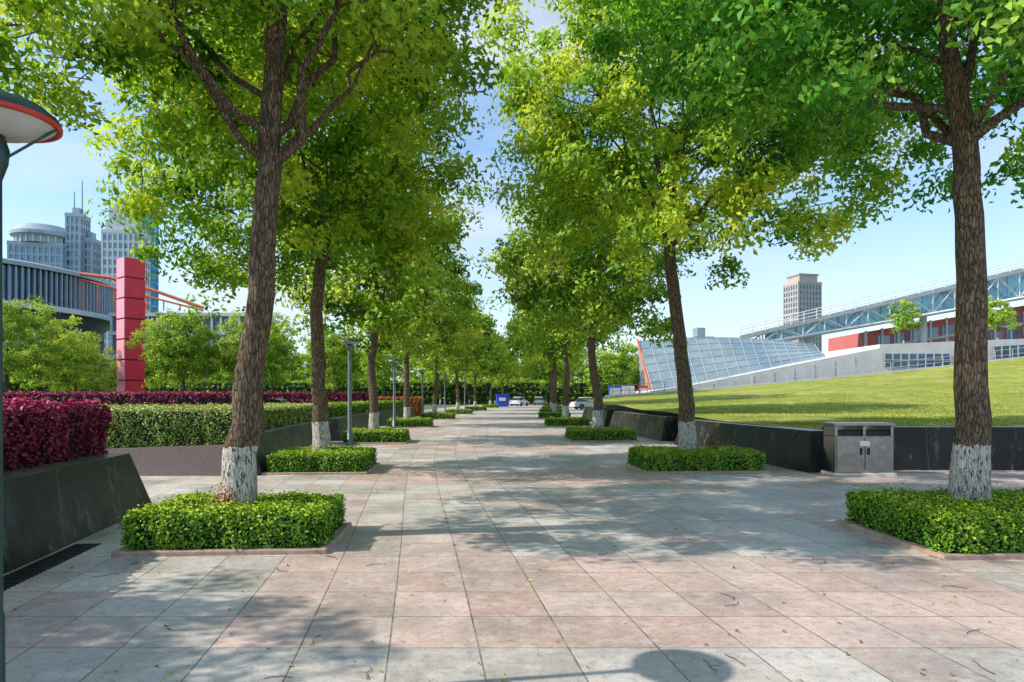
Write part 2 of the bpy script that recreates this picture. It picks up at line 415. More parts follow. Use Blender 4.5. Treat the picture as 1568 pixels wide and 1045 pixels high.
for i in range(26):
    x = -95+i*5.8+R.uniform(-1, 1); y = 128+R.uniform(-8, 22); k = i % 4
    if 0 < x < 12 and y < 135: y += 18
    w, me = lowg[k]
    e = empty('tree_%d' % i, (x, y, 0), i*1.3, R.uniform(.8, 1.1)); e.parent = dt
    if isinstance(w, MB): w = w.build('stem_%d' % i, [M_bark], e, smooth=True).data; lowg[k] = (w, me)
    else: link('stem_%d' % i, w, e)
    link('foliage_%d' % i, me, e)

# ------------------------------------------------------------------ hedges
def hedge(name, cx_, cy_, w, d, z0, z1, rz, leaf=.035, dens=2400, mat_=None, core=None, lump=.04, parent=None, tone=0., seed=1, kerb=False):
    global rng
    rng = np.random.default_rng(seed)
    e = empty(name, (cx_, cy_, 0), rz)
    if parent: e.parent = parent
    h = z1-z0; areas = [w*d, w*h, w*h, d*h, d*h]; tot = sum(areas)
    n = int(dens*tot); f = rng.choice(5, n, p=np.array(areas)/tot)
    a = rng.uniform(-.5, .5, n); b = rng.uniform(-.5, .5, n)
    P = np.zeros((n, 3)); N = np.zeros((n, 3))
    for i in range(5):
        m = f == i
        if i == 0: P[m] = np.stack([a[m]*w, b[m]*d, np.full(m.sum(), z1)], 1); N[m] = (0, 0, 1)
        elif i in (1, 2):
            s = -1 if i == 1 else 1
            P[m] = np.stack([a[m]*w, np.full(m.sum(), s*d/2), z0+(b[m]+.5)*h], 1); N[m] = (0, s, 0)
        else:
            s = -1 if i == 3 else 1
            P[m] = np.stack([np.full(m.sum(), s*w/2), a[m]*d, z0+(b[m]+.5)*h], 1); N[m] = (s, 0, 0)
    q = P*np.array([1, 1, 1])+seed*3.1
    ln = (np.sin(q[:, 0]*6.1+1.3*np.sin(q[:, 1]*5))+np.sin(q[:, 1]*7.3+q[:, 2]*6)+np.sin(q[:, 2]*9+q[:, 0]*11)+.8*np.sin(q[:, 0]*19+q[:, 1]*17))/3.8
    edge = np.minimum.reduce([np.abs(np.abs(P[:, 0])-w/2)+(f >= 3)*9, np.abs(np.abs(P[:, 1])-d/2)+((f == 1) | (f == 2))*9, np.abs(P[:, 2]-z1)+(f == 0)*9])
    rnd_ = np.clip(1-edge/.10, 0, 1)*.045
    P += N*((ln*lump-rnd_-np.abs(rng.normal(0, .02, n))+rng.exponential(.015, n))[:, None])
    P += rng.normal(0, .008, (n, 3))
    NN = N+np.array([0, 0, .5])+rng.normal(0, .6, (n, 3))
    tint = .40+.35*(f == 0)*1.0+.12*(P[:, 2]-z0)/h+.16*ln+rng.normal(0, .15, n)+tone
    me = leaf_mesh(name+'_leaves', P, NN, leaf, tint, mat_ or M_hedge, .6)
    link('leaves', me, e)
    b_ = MB(); b_.box((0, 0, (z0+z1)/2-.03), (w-.10, d-.10, h-.06), 0)
    b_.build('twig_core', [core or M_core], e)
    if kerb:
        k = MB(); W, D = w/2+.03, d/2+.03
        for sg in (-1, 1):
            k.box((0, sg*D, .02), (2*W+.1, .1, .06)); k.box((sg*W, 0, .0195), (.1, 2*D-.101, .06))
        k.build('kerb', [M_kerb], e, bevel=.012)
        s = MB(); s.box((0, 0, .015), (2*W-.1, 2*D-.1, .025)); s.build('soil', [M_soil], e)
    return e

plant = [(-2.98, 7.6, 1.95, 1.35, .040, 3600), (5.42, 7.7, 2.4, 1.8, .040, 3400), (-4.08, 14.9, 1.95, 1.9, .045, 2200), (4.0, 15.1, 2.5, 1.8, .045, 2200),
         (-4.72, 23.9, 2.05, 1.9, .055, 1100), (3.2, 24.9, 2.25, 1.9, .055, 1100), (-5.3, 35.7, 2.1, 2, .07, 700), (2.95, 36.8, 2.2, 2, .07, 700),
         (-5.2, 48, 2.2, 2, .09, 400), (3.1, 50, 2.2, 2, .09, 400), (-4.7, 61, 2.2, 2, .1, 300), (3.7, 63, 2.2, 2, .1, 300),
         (-4.0, 76, 2.2, 2, .12, 250), (4.6, 79, 2.2, 2, .12, 250), (-3.0, 95, 2.2, 2, .12, 250), (5.8, 98, 2.2, 2, .12, 250)]
for i, (x, y, w, d, lf, dn) in enumerate(plant):
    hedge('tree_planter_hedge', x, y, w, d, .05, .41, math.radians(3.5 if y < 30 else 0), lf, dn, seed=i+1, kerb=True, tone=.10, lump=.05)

hedge('burgundy_hedge', -6.0, 5.75, 1.7, 7.9, .2, 1.47, .155, .055, 1500, M_burg, M_core_b, .09, seed=31, tone=-.02)
hedge('clipped_hedge', -8.0, 14.9, 4.6, 1.7, .2, 1.33, .04, .045, 1500, M_hedge_y, None, .06, seed=32, tone=.0)
hedge('clipped_hedge', -7.15, 19.8, 1.6, 7.8, .2, 1.3, .09, .05, 1100, M_hedge_y, None, .06, seed=33)
hedge('clipped_hedge', -7.9, 29.5, 1.6, 9.5, .2, 1.25, .05, .07, 600, M_hedge, None, .05, seed=34)
hedge('clipped_hedge', -8.3, 43, 1.6, 14, .2, 1.25, .0, .09, 350, M_hedge, None, .05, seed=35)
hedge('red_leaf_hedge', -27, 33, 30, 1.2, 0, 1.75, .0, .10, 260, M_burg, M_core_b, .1, seed=36, tone=.05)
hedge('red_leaf_hedge', -13.5, 46, 8, 1.2, 0, 1.8, .0, .11, 260, M_burg, M_core_b, .1, seed=37)
hedge('orange_flower_bed', -9.3, 54, 4.5, 1.2, 0, 1.5, .0, .1, 260, M_orange, M_core, .1, seed=38)
hedge('clipped_hedge', -22, 27, 26, 1.4, 0, 1.2, 0, .09, 260, M_hedge, None, .12, seed=39)
hedge('distant_shrubs', -25, 134, 150, 6, 0, 4.2, 0, .7, 9, M_leaf_far, M_core, .9, seed=40, tone=-.3)

def shrub(name, x, y, z, r, n, mt, tone, seed):
    global rng
    rng = np.random.default_rng(seed)
    d = unit(rng.normal(size=(n, 3))); P = d*(rng.uniform(0, 1, (n, 1))**.4)*r*np.array([1, 1, 1.3])*rng.uniform(.6, 1.3, (n, 1)); P[:, 2] += z+r*.8
    e = empty(name, (x, y, 0)); link('leaves', leaf_mesh(name, P, d+rng.normal(0, .5, (n, 3)), .05, .5+tone+rng.normal(0, .25, n), mt, .4), e)
    b = MB()
    for k in range(6):
        a = k*1.05; b.tube([(0, 0, 0.02), (math.cos(a)*r*.4, math.sin(a)*r*.4, z+r*.5), (math.cos(a)*r*.7, math.sin(a)*r*.7, z+r*1.2)], [.008, .006, .003], 5)
    b.build('stems', [M_soil], e)
M_redshoot = leaf_mat('red_shoot_leaf', (.20, .12, .02), (.60, .20, .08), (.85, .45, .26), .2)
shrub('red_shoot_plant', -3.14, 7.42, .38, .14, 110, M_redshoot, 0, 3)
shrub('red_shoot_plant', 4.55, 15.4, .42, .22, 160, M_redshoot, -.15, 4)

# ------------------------------------------------------------------ granite walls
def wall(name, pts, side, h, t=.5, batter=.22, mt=None, endcut=.28, h2=None):
    pts = [Vector((p[0], p[1])) for p in pts]; n = len(pts); b = MB()
    rings = []
    for i, p in enumerate(pts):
        tg = (pts[min(i+1, n-1)]-pts[max(i-1, 0)]).normalized(); nr = Vector((-tg.y, tg.x))*side
        sh = endcut if i == 0 else (-endcut if i == n-1 else 0)
        hh = h+(0 if h2 is None else (h2-h)*i/(n-1))
        q = [p, p+nr*batter+tg*sh, p+nr*(batter+t)+tg*sh, p+nr*(batter+t)]
        rings.append([(q[0].x, q[0].y, 0), (q[1].x, q[1].y, hh), (q[2].x, q[2].y, hh), (q[3].x, q[3].y, 0)])
    for i in range(n-1):
        A, B = rings[i], rings[i+1]
        for k in range(3):
            f = [A[k], B[k], B[k+1], A[k+1]]
            b.quad(f if side < 0 else f[::-1])
    b.quad(rings[0] if side > 0 else rings[0][::-1]); b.quad(rings[-1][::-1] if side > 0 else rings[-1])
    return b.build(name, [mt or M_gran], None, bevel=.008)
wall('granite_planter_wall', [(-5.2, 9.9), (-4.65, 6.7), (-4.2, 3.6), (-3.7, 0.2)], -1, .80)
wall('granite_planter_wall', [(-5.05, 13.75), (-5.6, 18), (-5.95, 22.5)], 1, .80)
wall('granite_planter_wall', [(-6.05, 24.3), (-6.5, 29), (-6.85, 34)], 1, .80)
wall('granite_planter_wall', [(-6.9, 36), (-7.1, 43), (-7.0, 50)], 1, .80)
wall('granite_planter_wall', [(-9.8, 13.7), (-5.35, 13.7)], 1, .48, .3, .1, M_gran_red, 0.0, .62)
wall('granite_planter_wall', [(6.2, 14.25), (5.7, 18), (5.35, 22.6)], -1, .86)
wall('granite_planter_wall', [(5.3, 24.2), (4.95, 29), (4.8, 34)], -1, .86)
wall('granite_planter_wall', [(4.8, 35.6), (4.9, 42), (5.1, 50)], -1, .86)
wall('granite_retaining_wall', [(6.9, 14.75), (25, 14.75)], 1, .93, .4, .04, None, 0)

# ------------------------------------------------------------------ ground
b = MB(); b.quad([(-900, -300, -.012), (900, -300, -.012), (900, 1500, -.012), (-900, 1500, -.012)]); b.build('ground', [M_ground])
V = []; F = []; UV = []
ys = list(np.arange(-12, 150, 1.5)); us = [-10, -6, -2, 2, 6, 10, 24]
for y in ys:
    c = C(y)
    for u in us:
        uu = u if not (u == 24 and y > 14.8) else 10.2
        V.append((c+uu, y, 0)); UV.append((uu, y))
nu = len(us)
for j in range(len(ys)-1):
    for i in range(nu-1): F.append((j*nu+i, j*nu+i+1, (j+1)*nu+i+1, (j+1)*nu+i))
me = bpy.data.meshes.new('pavement'); me.from_pydata(V, [], F); me.materials.append(M_pave)
ul = me.uv_layers.new(name='UVMap')
for lp in me.loops: ul.data[lp.index].uv = UV[lp.vertex_index]
link('pavement', me)
b = MB()
for q in ([(-5.9, 9.9), (-4.6, 0), (-9, 0), (-9.5, 9.9)], [(-5.7, 14.0), (-6.9, 24), (-7.6, 50), (-13, 50), (-13, 14.0)]):
    b.quad([(x, y, .25) for x, y in q])
b.build('planting_bed', [M_soil])
b = MB(); b.bx(-120, -11.8, 34.5, 43.5, -.3, -.004)
b.build('street', [M_asph])
b = MB()
for i in range(22): b.quad([(-100+i*4, 38.9, .002), (-98+i*4, 38.9, .002), (-98+i*4, 39.05, .002), (-100+i*4, 39.05, .002)])
b.build('road_marking', [M_white])
b = MB(); b.bx(-120, -11.6, 34.2, 34.5, -.1, .12); b.bx(-120, -11.6, 43.5, 43.8, -.1, .12); b.build('street_kerb', [M_conc], bevel=.02)
b = MB()
for i in range(46):
    y = 4.2+i*.07
    x = -4.05-(y-4)*.155
    b.box((x, y, .006), (.26, .035, .008), 0, .15)
b.build('drain_grate', [M_darkmetal])

def lz(x, y):
    k = max(0, (y-15)/35)
    return .82+min(k, 1.25)*(.9+.07*(x-10)+.0008*max(0, x-10)**2)
V = []; F = []; ny, nx = 60, 60
for j in range(ny+1):
    y = 14.95+36.5*j/ny
    x0 = C(y)+6.35 if y > 14.99 else 6.75
    if y < 35: x0 = max(x0, float(np.interp(y, [14.25, 18, 22.6, 29, 34, 42, 50], [6.2, 5.7, 5.35, 4.95, 4.8, 4.9, 5.1]))+.5)
    for i in range(nx+1):
        x = x0+(90-x0)*(i/nx)**1.7
        V.append((x, y, lz(x, y)+.03*math.sin(x*.9)*math.sin(y*.7)))
for j in range(ny):
    for i in range(nx): F.append((j*(nx+1)+i, j*(nx+1)+i+1, (j+1)*(nx+1)+i+1, (j+1)*(nx+1)+i))
me = bpy.data.meshes.new('lawn'); me.from_pydata(V, [], F); me.materials.append(M_lawn)
me.polygons.foreach_set('use_smooth', [True]*len(F)); link('lawn', me)
rng = np.random.default_rng(5); n = 60000
yy = 15.1+22*rng.uniform(0, 1, n)**1.5; xx = 6.9-.02*(yy-15)+(yy*.85-5)*rng.uniform(0, 1, n)
P = np.stack([xx, yy, np.array([lz(a, c) for a, c in zip(xx, yy)])+.015], 1)
N = rng.normal(0, 1, (n, 3))*np.array([1, 1, .5])
pat = np.sin(xx*.7+np.sin(yy*.9)*2)+np.sin(yy*1.9+xx*.4)
g = leaf_mesh('grass_blades', P, N, .065, .55+.15*pat+rng.normal(0, .2, n), M_grassblade, .22, .05)
link('grass_blades', g)

# litter
rng = np.random.default_rng(9); n = 420
yy = 3.4+14*rng.uniform(0, 1, n)**1.6; xx = (rng.uniform(-.85, .85, n))*yy
P = np.stack([xx, yy, np.full(n, .010)], 1); N = np.array([0, 0, 1.])+rng.normal(0, .25, (n, 3))
keep = (xx > -4.0-.1*yy) & (xx < 7)
link('fallen_leaves', leaf_mesh('fallen_leaves', P[keep], N[keep], .032*rng.uniform(.5, 1.5, keep.sum()), rng.uniform(0, 1, keep.sum()), M_litter, .5))
b = MB(); R = random.Random(8)
for i in range(20):
    y = R.uniform(3.8, 7.2); x = R.uniform(-.7, .72)*y; a = R.uniform(0, 6.28)
    p = Vector((x, y, .008)); pts = [p.copy()]
    for k in range(6):
        a += R.uniform(-.6, .6); p = p+Vector((math.cos(a), math.sin(a), 0))*R.uniform(.02, .045); pts.append(p.copy())
    b.tube(pts, [.0025]*7, 5)
    if R.random() < .6:
        q = pts[3]; b.tube([q, q+Vector((math.cos(a+1), math.sin(a+1), 0))*.07], [.002, .001], 4)
b.build('fallen_twigs', [mat('twig', (.07, .035, .025), .8)])

# ------------------------------------------------------------------ lamps
def lamp(x, y, h, pr, hr, mp, mr, name='street_lamp'):
    e = empty(name, (x, y, 0))
    b = MB(); b.lathe([(pr*1.9, 0), (pr*1.9, .04), (pr*1.3, .06), (pr*1.25, .5), (pr, .53), (pr*.85, h-.42), (pr*.85, h-.36)], seg=18)
    b.build('pole', [mp], e, smooth=True)
    b = MB(); b.lathe([(pr*.9, h-.42), (pr*1.7, h-.34), (pr*1.9, h-.27), (pr*1.2, h-.20)], seg=18); b.build('collar', [mp], e, smooth=True)
    b = MB(); b.lathe([(.001, h), (hr*.35, h-.012), (hr*.75, h-.045), (hr*.98, h-.095), (hr, h-.115)], seg=40); b.build('hood', [mp], e, smooth=True)
    b = MB(); b.lathe([(hr, h-.115), (hr*1.02, h-.122), (hr*1.015, h-.138), (hr*.93, h-.14), (hr*.93, h-.115)], seg=40); b.build('rim', [mr], e, smooth=True)
    b = MB(); b.lathe([(hr*.93, h-.13), (hr*.8, h-.155), (hr*.5, h-.19), (pr*1.1, h-.20)], seg=40); b.build('diffuser', [M_lampglass], e, smooth=True)
    b = MB()
    for k in range(3):
        a = k*2.09+.4; b.beam((pr*1.7*math.cos(a), pr*1.7*math.sin(a), h-.30), (hr*.94*math.cos(a), hr*.94*math.sin(a), h-.13), .012)
    b.build('brackets', [mp], e)
lamp(-2.57, 3.4, 3.1, .030, .275, M_pole, M_rim)
for x, y in ((-5.3, 22.3), (-5.95, 34.5), (-6.3, 48), (-6.1, 62), (-5.4, 78)):
    lamp(x, y, 3.5, .07, .33, M_polegrey, M_polegrey)

# ------------------------------------------------------------------ litter bin
e = empty('litter_bin', (7.07, 13.95, 0), .03)
b = MB(); b.bx(-.60, .60, -.24, .24, .06, .80); b.build('body', [M_steel], e, bevel=.012)
b = MB(); b.bx(-.63, .63, -.27, .27, 1.0, 1.06); b.build('lid', [M_steel], e, bevel=.015)
b = MB()
for x in (-.60, -.03, .54): b.bx(x+.002, x+.06, -.235, .235, .80, 1.0)
b.bx(-.58, .58, .18, .23, .80, 1.0); b.build('hood_posts', [M_steel], e, bevel=.006)
b = MB(); b.bx(-.535, -.035, -.20, .17, .803, .90); b.bx(.035, .535, -.20, .17, .803, .90); b.build('openings', [M_darkmetal], e)
b = MB(); b.quad([(-.53, -.235, .80), (-.04, -.235, .80), (-.04, -.12, .91), (-.53, -.12, .91)]); b.quad([(.04, -.235, .80), (.53, -.235, .80), (.53, -.12, .91), (.04, -.12, .91)])
b.build('flaps', [M_steel], e)
b = MB(); b.bx(-.565, -.012, -.256, -.243, .10, .77); b.bx(.012, .565, -.256, -.243, .10, .77); b.build('doors', [M_steel], e, bevel=.006)
b = MB(); b.bx(-.09, -.06, -.285, -.257, .42, .56); b.bx(.06, .09, -.285, -.257, .42, .56); b.build('handles', [M_darkmetal], e, bevel=.004)
b = MB(); b.bx(-.10, .10, -.262, -.2565, .60, .70); b.build('label', [M_white], e)
b = MB(); b.bx(-.64, .64, -.28, .28, 0, .06); b.build('plinth', [M_conc], e, bevel=.01)

# ------------------------------------------------------------------ red pillar
e = empty('red_pillar', (-25.1, 45, 0), math.radians(50)); e.scale = (.86, .86, 1)
b = MB(); H = 10.7; nseg = 8
for k in range(nseg):
    z0 = H*k/nseg; z1 = H*(k+1)/nseg-.09
    b.bx(-.70, .74, -.74, .74, z0, z1, 0)
    b.bx(-.78, -.702, -.73, .73, z0, z1, 1)  # slab for the sun-facing side, lit tone painted on
b.build('panels', [M_redpanel, M_redpanel_lit], e, bevel=.025)
b = MB(); b.bx(-.66, .66, -.66, .66, 0, H-.1); b.build('core', [M_darkred], e)
b = MB(); b.bx(-1.3, 1.3, -1.1, 1.1, -.05, .2); b.build('base', [M_conc], e, bevel=.03)

# ------------------------------------------------------------------ cars
def car(name, x, y, rz, mp, z=0.):
    e = empty(name, (x, y, z), rz)
    low = [(-2.2, .35), (-2.25, .65), (-2.1, .88), (-1.3, .95), (1.0, .93), (2.0, .78), (2.25, .6), (2.22, .35)]
    up = [(-1.75, .94), (-1.25, 1.40), (.1, 1.45), (1.1, .93)]
    def ext(prof, w0, w1, m=0):
        b = MB(); zs = [p[1] for p in prof]; lo, hi = min(zs), max(zs)
        A = [(p[0], -(w0+(w1-w0)*(p[1]-lo)/(hi-lo)), p[1]) for p in prof]; B = [(q[0], -q[1], q[2]) for q in A]
        b.quad(A, m); b.quad(B[::-1], m)
        for i in range(len(prof)):
            j = (i+1) % len(prof); b.quad([A[j], A[i], B[i], B[j]], m)
        return b
    ext(low, .90, .84).build('body', [mp], e, bevel=.06)
    ext(up, .80, .62).build('cabin_glass', [M_carglass], e, bevel=.04)
    ext([(-1.22, 1.385), (-1.1, 1.46), (.0, 1.49), (.18, 1.43)], .66, .60).build('roof', [mp], e, bevel=.02)
    for i, (a, c) in enumerate(((-1.35, -.82), (1.4, -.82), (-1.35, .82), (1.4, .82))):
        b = MB(); b.tube([(a, c-.11, .33), (a, c+.11, .33)], [.33, .33], 20); b.tube([(a, c-.125, .33), (a, c+.125, .33)], [.19, .19], 12, 1)
        b.build('wheel_%d' % i, [M_tyre, M_steel], e)
    b = MB(); b.bx(2.16, 2.25, -.75, -.45, .6, .72); b.bx(2.16, 2.25, .45, .75, .6, .72); b.build('headlights', [M_white], e)
    b = MB(); b.bx(-2.25, -2.17, -.78, -.5, .68, .82); b.bx(-2.25, -2.17, .5, .78, .68, .82); b.build('taillights', [M_carr], e)
car('parked_car', -17.8, 37, .05, M_carr); car('parked_car', -22.6, 37, 0, M_carw); car('parked_car', -15.2, 41.5, math.pi, M_carg)
car('parked_car', 1.2, 112, 1.2, M_carw); car('parked_car', -.8, 118, .2, M_carg); car('parked_car', 5.0, 124, 1.5, M_carw); car('parked_car', 9.5, 84, 0.3, M_carw)
e = empty('blue_kiosk', (-1.5, 104, 0), .1)
b = MB(); b.bx(-.9, .9, -.6, .6, 0, 1.8, 0); b.bx(-.5, .5, -.65, -.602, .9, 1.4, 1); b.bx(-1.0, 1.0, -.7, .65, 1.8, 1.95, 0); b.build('booth', [M_bluebox, M_white], e, bevel=.02)
for (x, y, c) in ((8.6, 57, M_bluebox), (10.2, 60, M_white), (11.3, 58, M_rim)):
    e = empty('notice_board', (x, y, 0), .1)
    b = MB(); b.bx(-.5, -.44, -.03, .03, 0, 2.5); b.bx(.44, .5, -.03, .03, 0, 2.5); b.build('posts', [M_polegrey], e)
    b = MB(); b.bx(-.55, .55, -.06, .06, 1.3, 2.5); b.build('panel', [c], e, bevel=.01)
    b = MB(); b.bx(-.45, .45, -.075, -.062, 1.6, 2.3); b.build('sheet', [M_conc], e)

# ------------------------------------------------------------------ left buildings
def tower(name, x, y, w, d, h, nf, nb, mw, mg, rz=0, z0=0, fh=.35, pw=.35):
    e = empty(name, (x, y, z0), rz)
    b = MB(); b.bx(-w/2, w/2, -d/2, d/2, 0, h); b.build('glazing', [mg], e)
    b = MB(); st = h/nf
    for i in range(nf+1):
        b.bx(-w/2-.25, w/2+.25, -d/2-.25, d/2+.25, i*st-st*fh/2, i*st+st*fh/2)
    b.build('floor_bands', [mw], e)
    b = MB()
    for i in range(nb+1):
        xx = -w/2+w*i/nb; b.bx(xx-w/nb*pw/2, xx+w/nb*pw/2, -d/2-.45, -d/2-.02, 0, h); b.bx(xx-w/nb*pw/2, xx+w/nb*pw/2, d/2+.02, d/2+.45, 0, h)
    nd = max(2, int(nb*d/w))
    for i in range(nd+1):
        yy = -d/2+d*i/nd
        for s in (-1, 1): b.bx(min(s*(w/2+.02), s*(w/2+.43)), max(s*(w/2+.02), s*(w/2+.43)), yy-d/nd*pw/2, yy+d/nd*pw/2, 0, h)
    b.build('piers', [mw], e)
    b = MB(); b.bx(-w/2-.5, w/2+.5, -d/2-.5, d/2+.5, h+.05, h+1.6); b.bx(-w/4, w/4, -d/4, d/4, h+1.6, h+4.5); b.build('roof_parapet', [mw], e)
    return e
e = empty('curved_exhibition_hall', (-130, 150, 0))
b = MB(); b.lathe([(34.0, 0), (34.0, 16), (36.0, 18.5), (37.3, 19.2), (37.3, 20.0)], seg=120, m=0); b.build('lower_storeys', [M_louvre], e)
b = MB(); b.lathe([(38.2, 18.9), (38.2, 20.0), (37.0, 20.01)], seg=120); b.build('ledge', [M_paleblue], e)
b = MB(); b.lathe([(38.0, 27.1), (38.2, 27.9), (36.5, 28.4), (20, 29), (.1, 29.5)], seg=120); b.build('roof', [M_bluegrey], e)
b = MB(); b.lathe([(36.8, 20.2), (36.8, 27)], seg=120); b.build('glass_drum', [M_glassdk], e)
b = MB()
for k in range(200):
    a = 2*math.pi*k/200; b.box((37.2*math.cos(a), 37.2*math.sin(a), 23.6), (.6, .22, 6.9), 0, a)
b.build('vertical_louvres', [M_bluegrey], e)
b = MB()
for k in range(60):
    a = 2*math.pi*k/60; b.box((34.3*math.cos(a), 34.3*math.sin(a), 8), (.8, .8, 16), 0, a)
for z in (5, 10, 15): b.lathe([(34.5, z), (34.5, z+.9), (34, z+.91)], seg=120)
b.build('columns', [M_concd], e)
e = empty('hall_annex', (0, 0, 0))
b = MB(); b.bx(-88, -57, 150, 165, 0, 19); b.build('storeys', [M_louvre], e)
b = MB()
for z in (5, 10, 15, 19.1): b.bx(-88.4, -56.6, 149.4, 165.4, z, z+.8)
for k in range(16): b.bx(-88+k*2, -87.6+k*2, 149.5, 149.95, 0, 19)
b.build('floor_bands', [M_paleblue], e)
b = MB(); b.tube([(-94, 146, 28), (-86, 146, 27), (-76, 146, 24), (-66, 146, 20.5)], [.35]*4, 8); b.tube([(-94, 146, 27), (-66, 146, 19.9)], [.2]*2, 6)
for k in range(8): b.beam((-92+k*3.5, 146, 26.5-k*.85), (-92+k*3.5, 146, 19.9), .22)
b.build('orange_stair_frame', [M_orangebeam], e)
t1 = tower('office_tower', -206, 300, 20, 16, 66, 18, 9, M_bluegrey, M_glass, .25)
b = MB(); b.lathe([(10, 67.6), (10, 70), (12, 71), (12, 72.4), (9, 75.5), (.1, 76)], seg=48); b.build('round_crown', [M_bluegrey], t1)
b = MB()
for k in range(24):
    a = k*math.pi/12; b.box((10.3*math.cos(a), 10.3*math.sin(a), 69), (.6, .6, 3), 0, a)
b.build('crown_columns', [M_paleblue], t1)
t2 = tower('office_tower', -192.0, 302, 5.5, 8, 80, 22, 3, M_bluegrey, M_glass, .1)
b = MB(); b.tube([(-1.5, 0, 80), (-1.5, 0, 92)], [.35, .2], 6); b.tube([(1.8, 0, 80), (1.8, 0, 97)], [.35, .2], 6); b.build('antennas', [M_concd], t2)
tower('office_tower', -187.5, 305, 3.2, 7, 70, 20, 2, M_bluegrey, M_glass, .1)
t3 = tower('office_tower', -169.5, 300, 15, 10, 72, 20, 7, M_paleblue, M_glass, .1)
b = MB(); b.bx(-6.5, 6.5, -4.5, 4.5, 73, 78); b.bx(-5.5, -1.5, -4, 4, 78, 85); b.bx(1.5, 5, -4, 4, 78, 83); b.tube([(-3.5, 0, 85), (-3.5, 0, 96)], [.35, .2], 6)
b.build('stepped_top', [M_paleblue], t3)
tower('glass_tower', -187, 345, 12, 8, 102, 26, 6, M_glassb, M_glassb, .1, pw=.1, fh=.12)
# ------------------------------------------------------------------ right buildings
t4 = tower('residential_tower', 170, 400, 15, 13, 66, 20, 7, M_brown, M_glass, .25)
b = MB(); b.bx(-6, 6, -5.5, 5.5, 67.6, 71.5); b.bx(-6.6, 6.6, -6, 6, 71.5, 72.4); b.build('penthouse', [M_brown], t4)
tower('glass_office', 57.5, 210, 5, 8, 18, 7, 4, M_glass2, M_glass, .1, pw=.15, fh=.2)

m = empty('museum', (0, 0, 0))
def extrude(b, poly, y0, y1, mm=0):
    A = [(p[0], y0, p[1]) for p in poly]; B = [(p[0], y1, p[1]) for p in poly]
    b.quad(A, mm); b.quad(B[::-1], mm)
    for i in range(len(poly)):
        j = (i+1) % len(poly); b.quad([A[j], A[i], B[i], B[j]], mm)
b = MB(); extrude(b, [(11, -1), (95, -1), (95, 8.2), (40.5, 6.15), (29.1, 5.7), (29.05, 5.4), (23.6, 4.35), (14.3, 2.5), (11, 2.0)], 54, 64); b.build('terrace_wall', [M_conc], m)
b = MB()
extrude(b, [(29.4, 3.95), (34.6, 3.95), (34.6, 4.95), (29.4, 4.95)], 53.9, 53.99)
extrude(b, [(38.0, 4.6), (60, 6.2), (60, 7.0), (38.0, 5.5)], 53.9, 53.99); b.build('ribbon_windows', [M_glassdk], m)
b = MB()
for i in range(9): x = 29.4+i*.65; b.bx(x-.04, x+.04, 53.82, 53.89, 3.95, 4.95)
b.bx(29.3, 34.7, 53.80, 53.88, 4.42, 4.5)
for i in range(34):
    x = 38+i*.65; z = 4.6+(x-38)*.0727; b.bx(x-.04, x+.04, 53.82, 53.89, z, z+.85)
for x in (14.3+1.6*i for i in range(9)):
    b.bx(x-.02, x+.02, 53.97, 54.0-.002, 1.4, 2.3+(x-14.3)*.19)
b.build('mullions', [M_mull], m)
B_, C_, D_, A_ = Vector((11.6, 56, 1.95)), Vector((26.5, 58, 4.9)), Vector((31, 70, 6.9)), Vector((12.2, 66, 6.9))
b = MB(); NU, NV = 16, 6
def G(u, v): return (B_*(1-u)+C_*u)*(1-v)+(A_*(1-u)+D_*u)*v+Vector((0, 0, .5*math.sin(u*math.pi)*v))
for i in range(NU):
    for j in range(NV): b.quad([G(i/NU, j/NV), G((i+1)/NU, j/NV), G((i+1)/NU, (j+1)/NV), G(i/NU, (j+1)/NV)])
b.build('glass_roof', [M_glass2], m)
b = MB(); up = Vector((0, -.03, .04))
for i in range(NU+1):
    for j in range(NV): b.beam(G(i/NU, j/NV)+up, G(i/NU, (j+1)/NV)+up, .045)
for j in range(NV+1):
    for i in range(NU): b.beam(G(i/NU, j/NV)+up, G((i+1)/NU, j/NV)+up, .04)
b.build('glass_roof_frame', [M_mull], m)
b = MB(); b.quad([B_, A_, (12.2, 66, 0), (11.6, 56, 0)]); b.quad([A_, D_, (31, 70, 0), (12.2, 66, 0)]); b.build('glass_roof_sides', [M_concd], m)
b = MB(); b.tube([B_+Vector((-.1, 0, -.5)), A_+Vector((-.1, 0, .2))], [.10, .10], 6); b.build('orange_edge', [M_orangebeam], m)
b = MB(); extrude(b, [(44, 5), (95, 5), (95, 18), (63.8, 12.9), (44, 9.6)], 85, 95); b.build('pink_facade', [M_pinkwall], m)
b = MB()
for i in range(24):
    x = 45.5+i*2; z = 9.6+(x-44)*.166
    b.bx(x, x+1.5, 84.9, 84.98, z-2.0, z-.7)
    b.bx(x, x+1.5, 84.9, 84.98, z-3.8, z-2.6)
b.build('facade_windows', [M_glass], m)
b = MB()
for i in range(26):
    x = 44+i*2; z = 9.6+(x-44)*.166; b.bx(x-.12, x+.12, 84.75, 84.99, 5, z+.1)
b.beam((44, 84.8, 7.4), (95, 84.8, 15.8), .25); b.build('facade_ribs', [M_conc], m)
def T(x, k): return Vector((x, 80, 8.3+(x-26.5)*.239)) if k else Vector((x, 80, 7.3+(x-26.5)*.176))
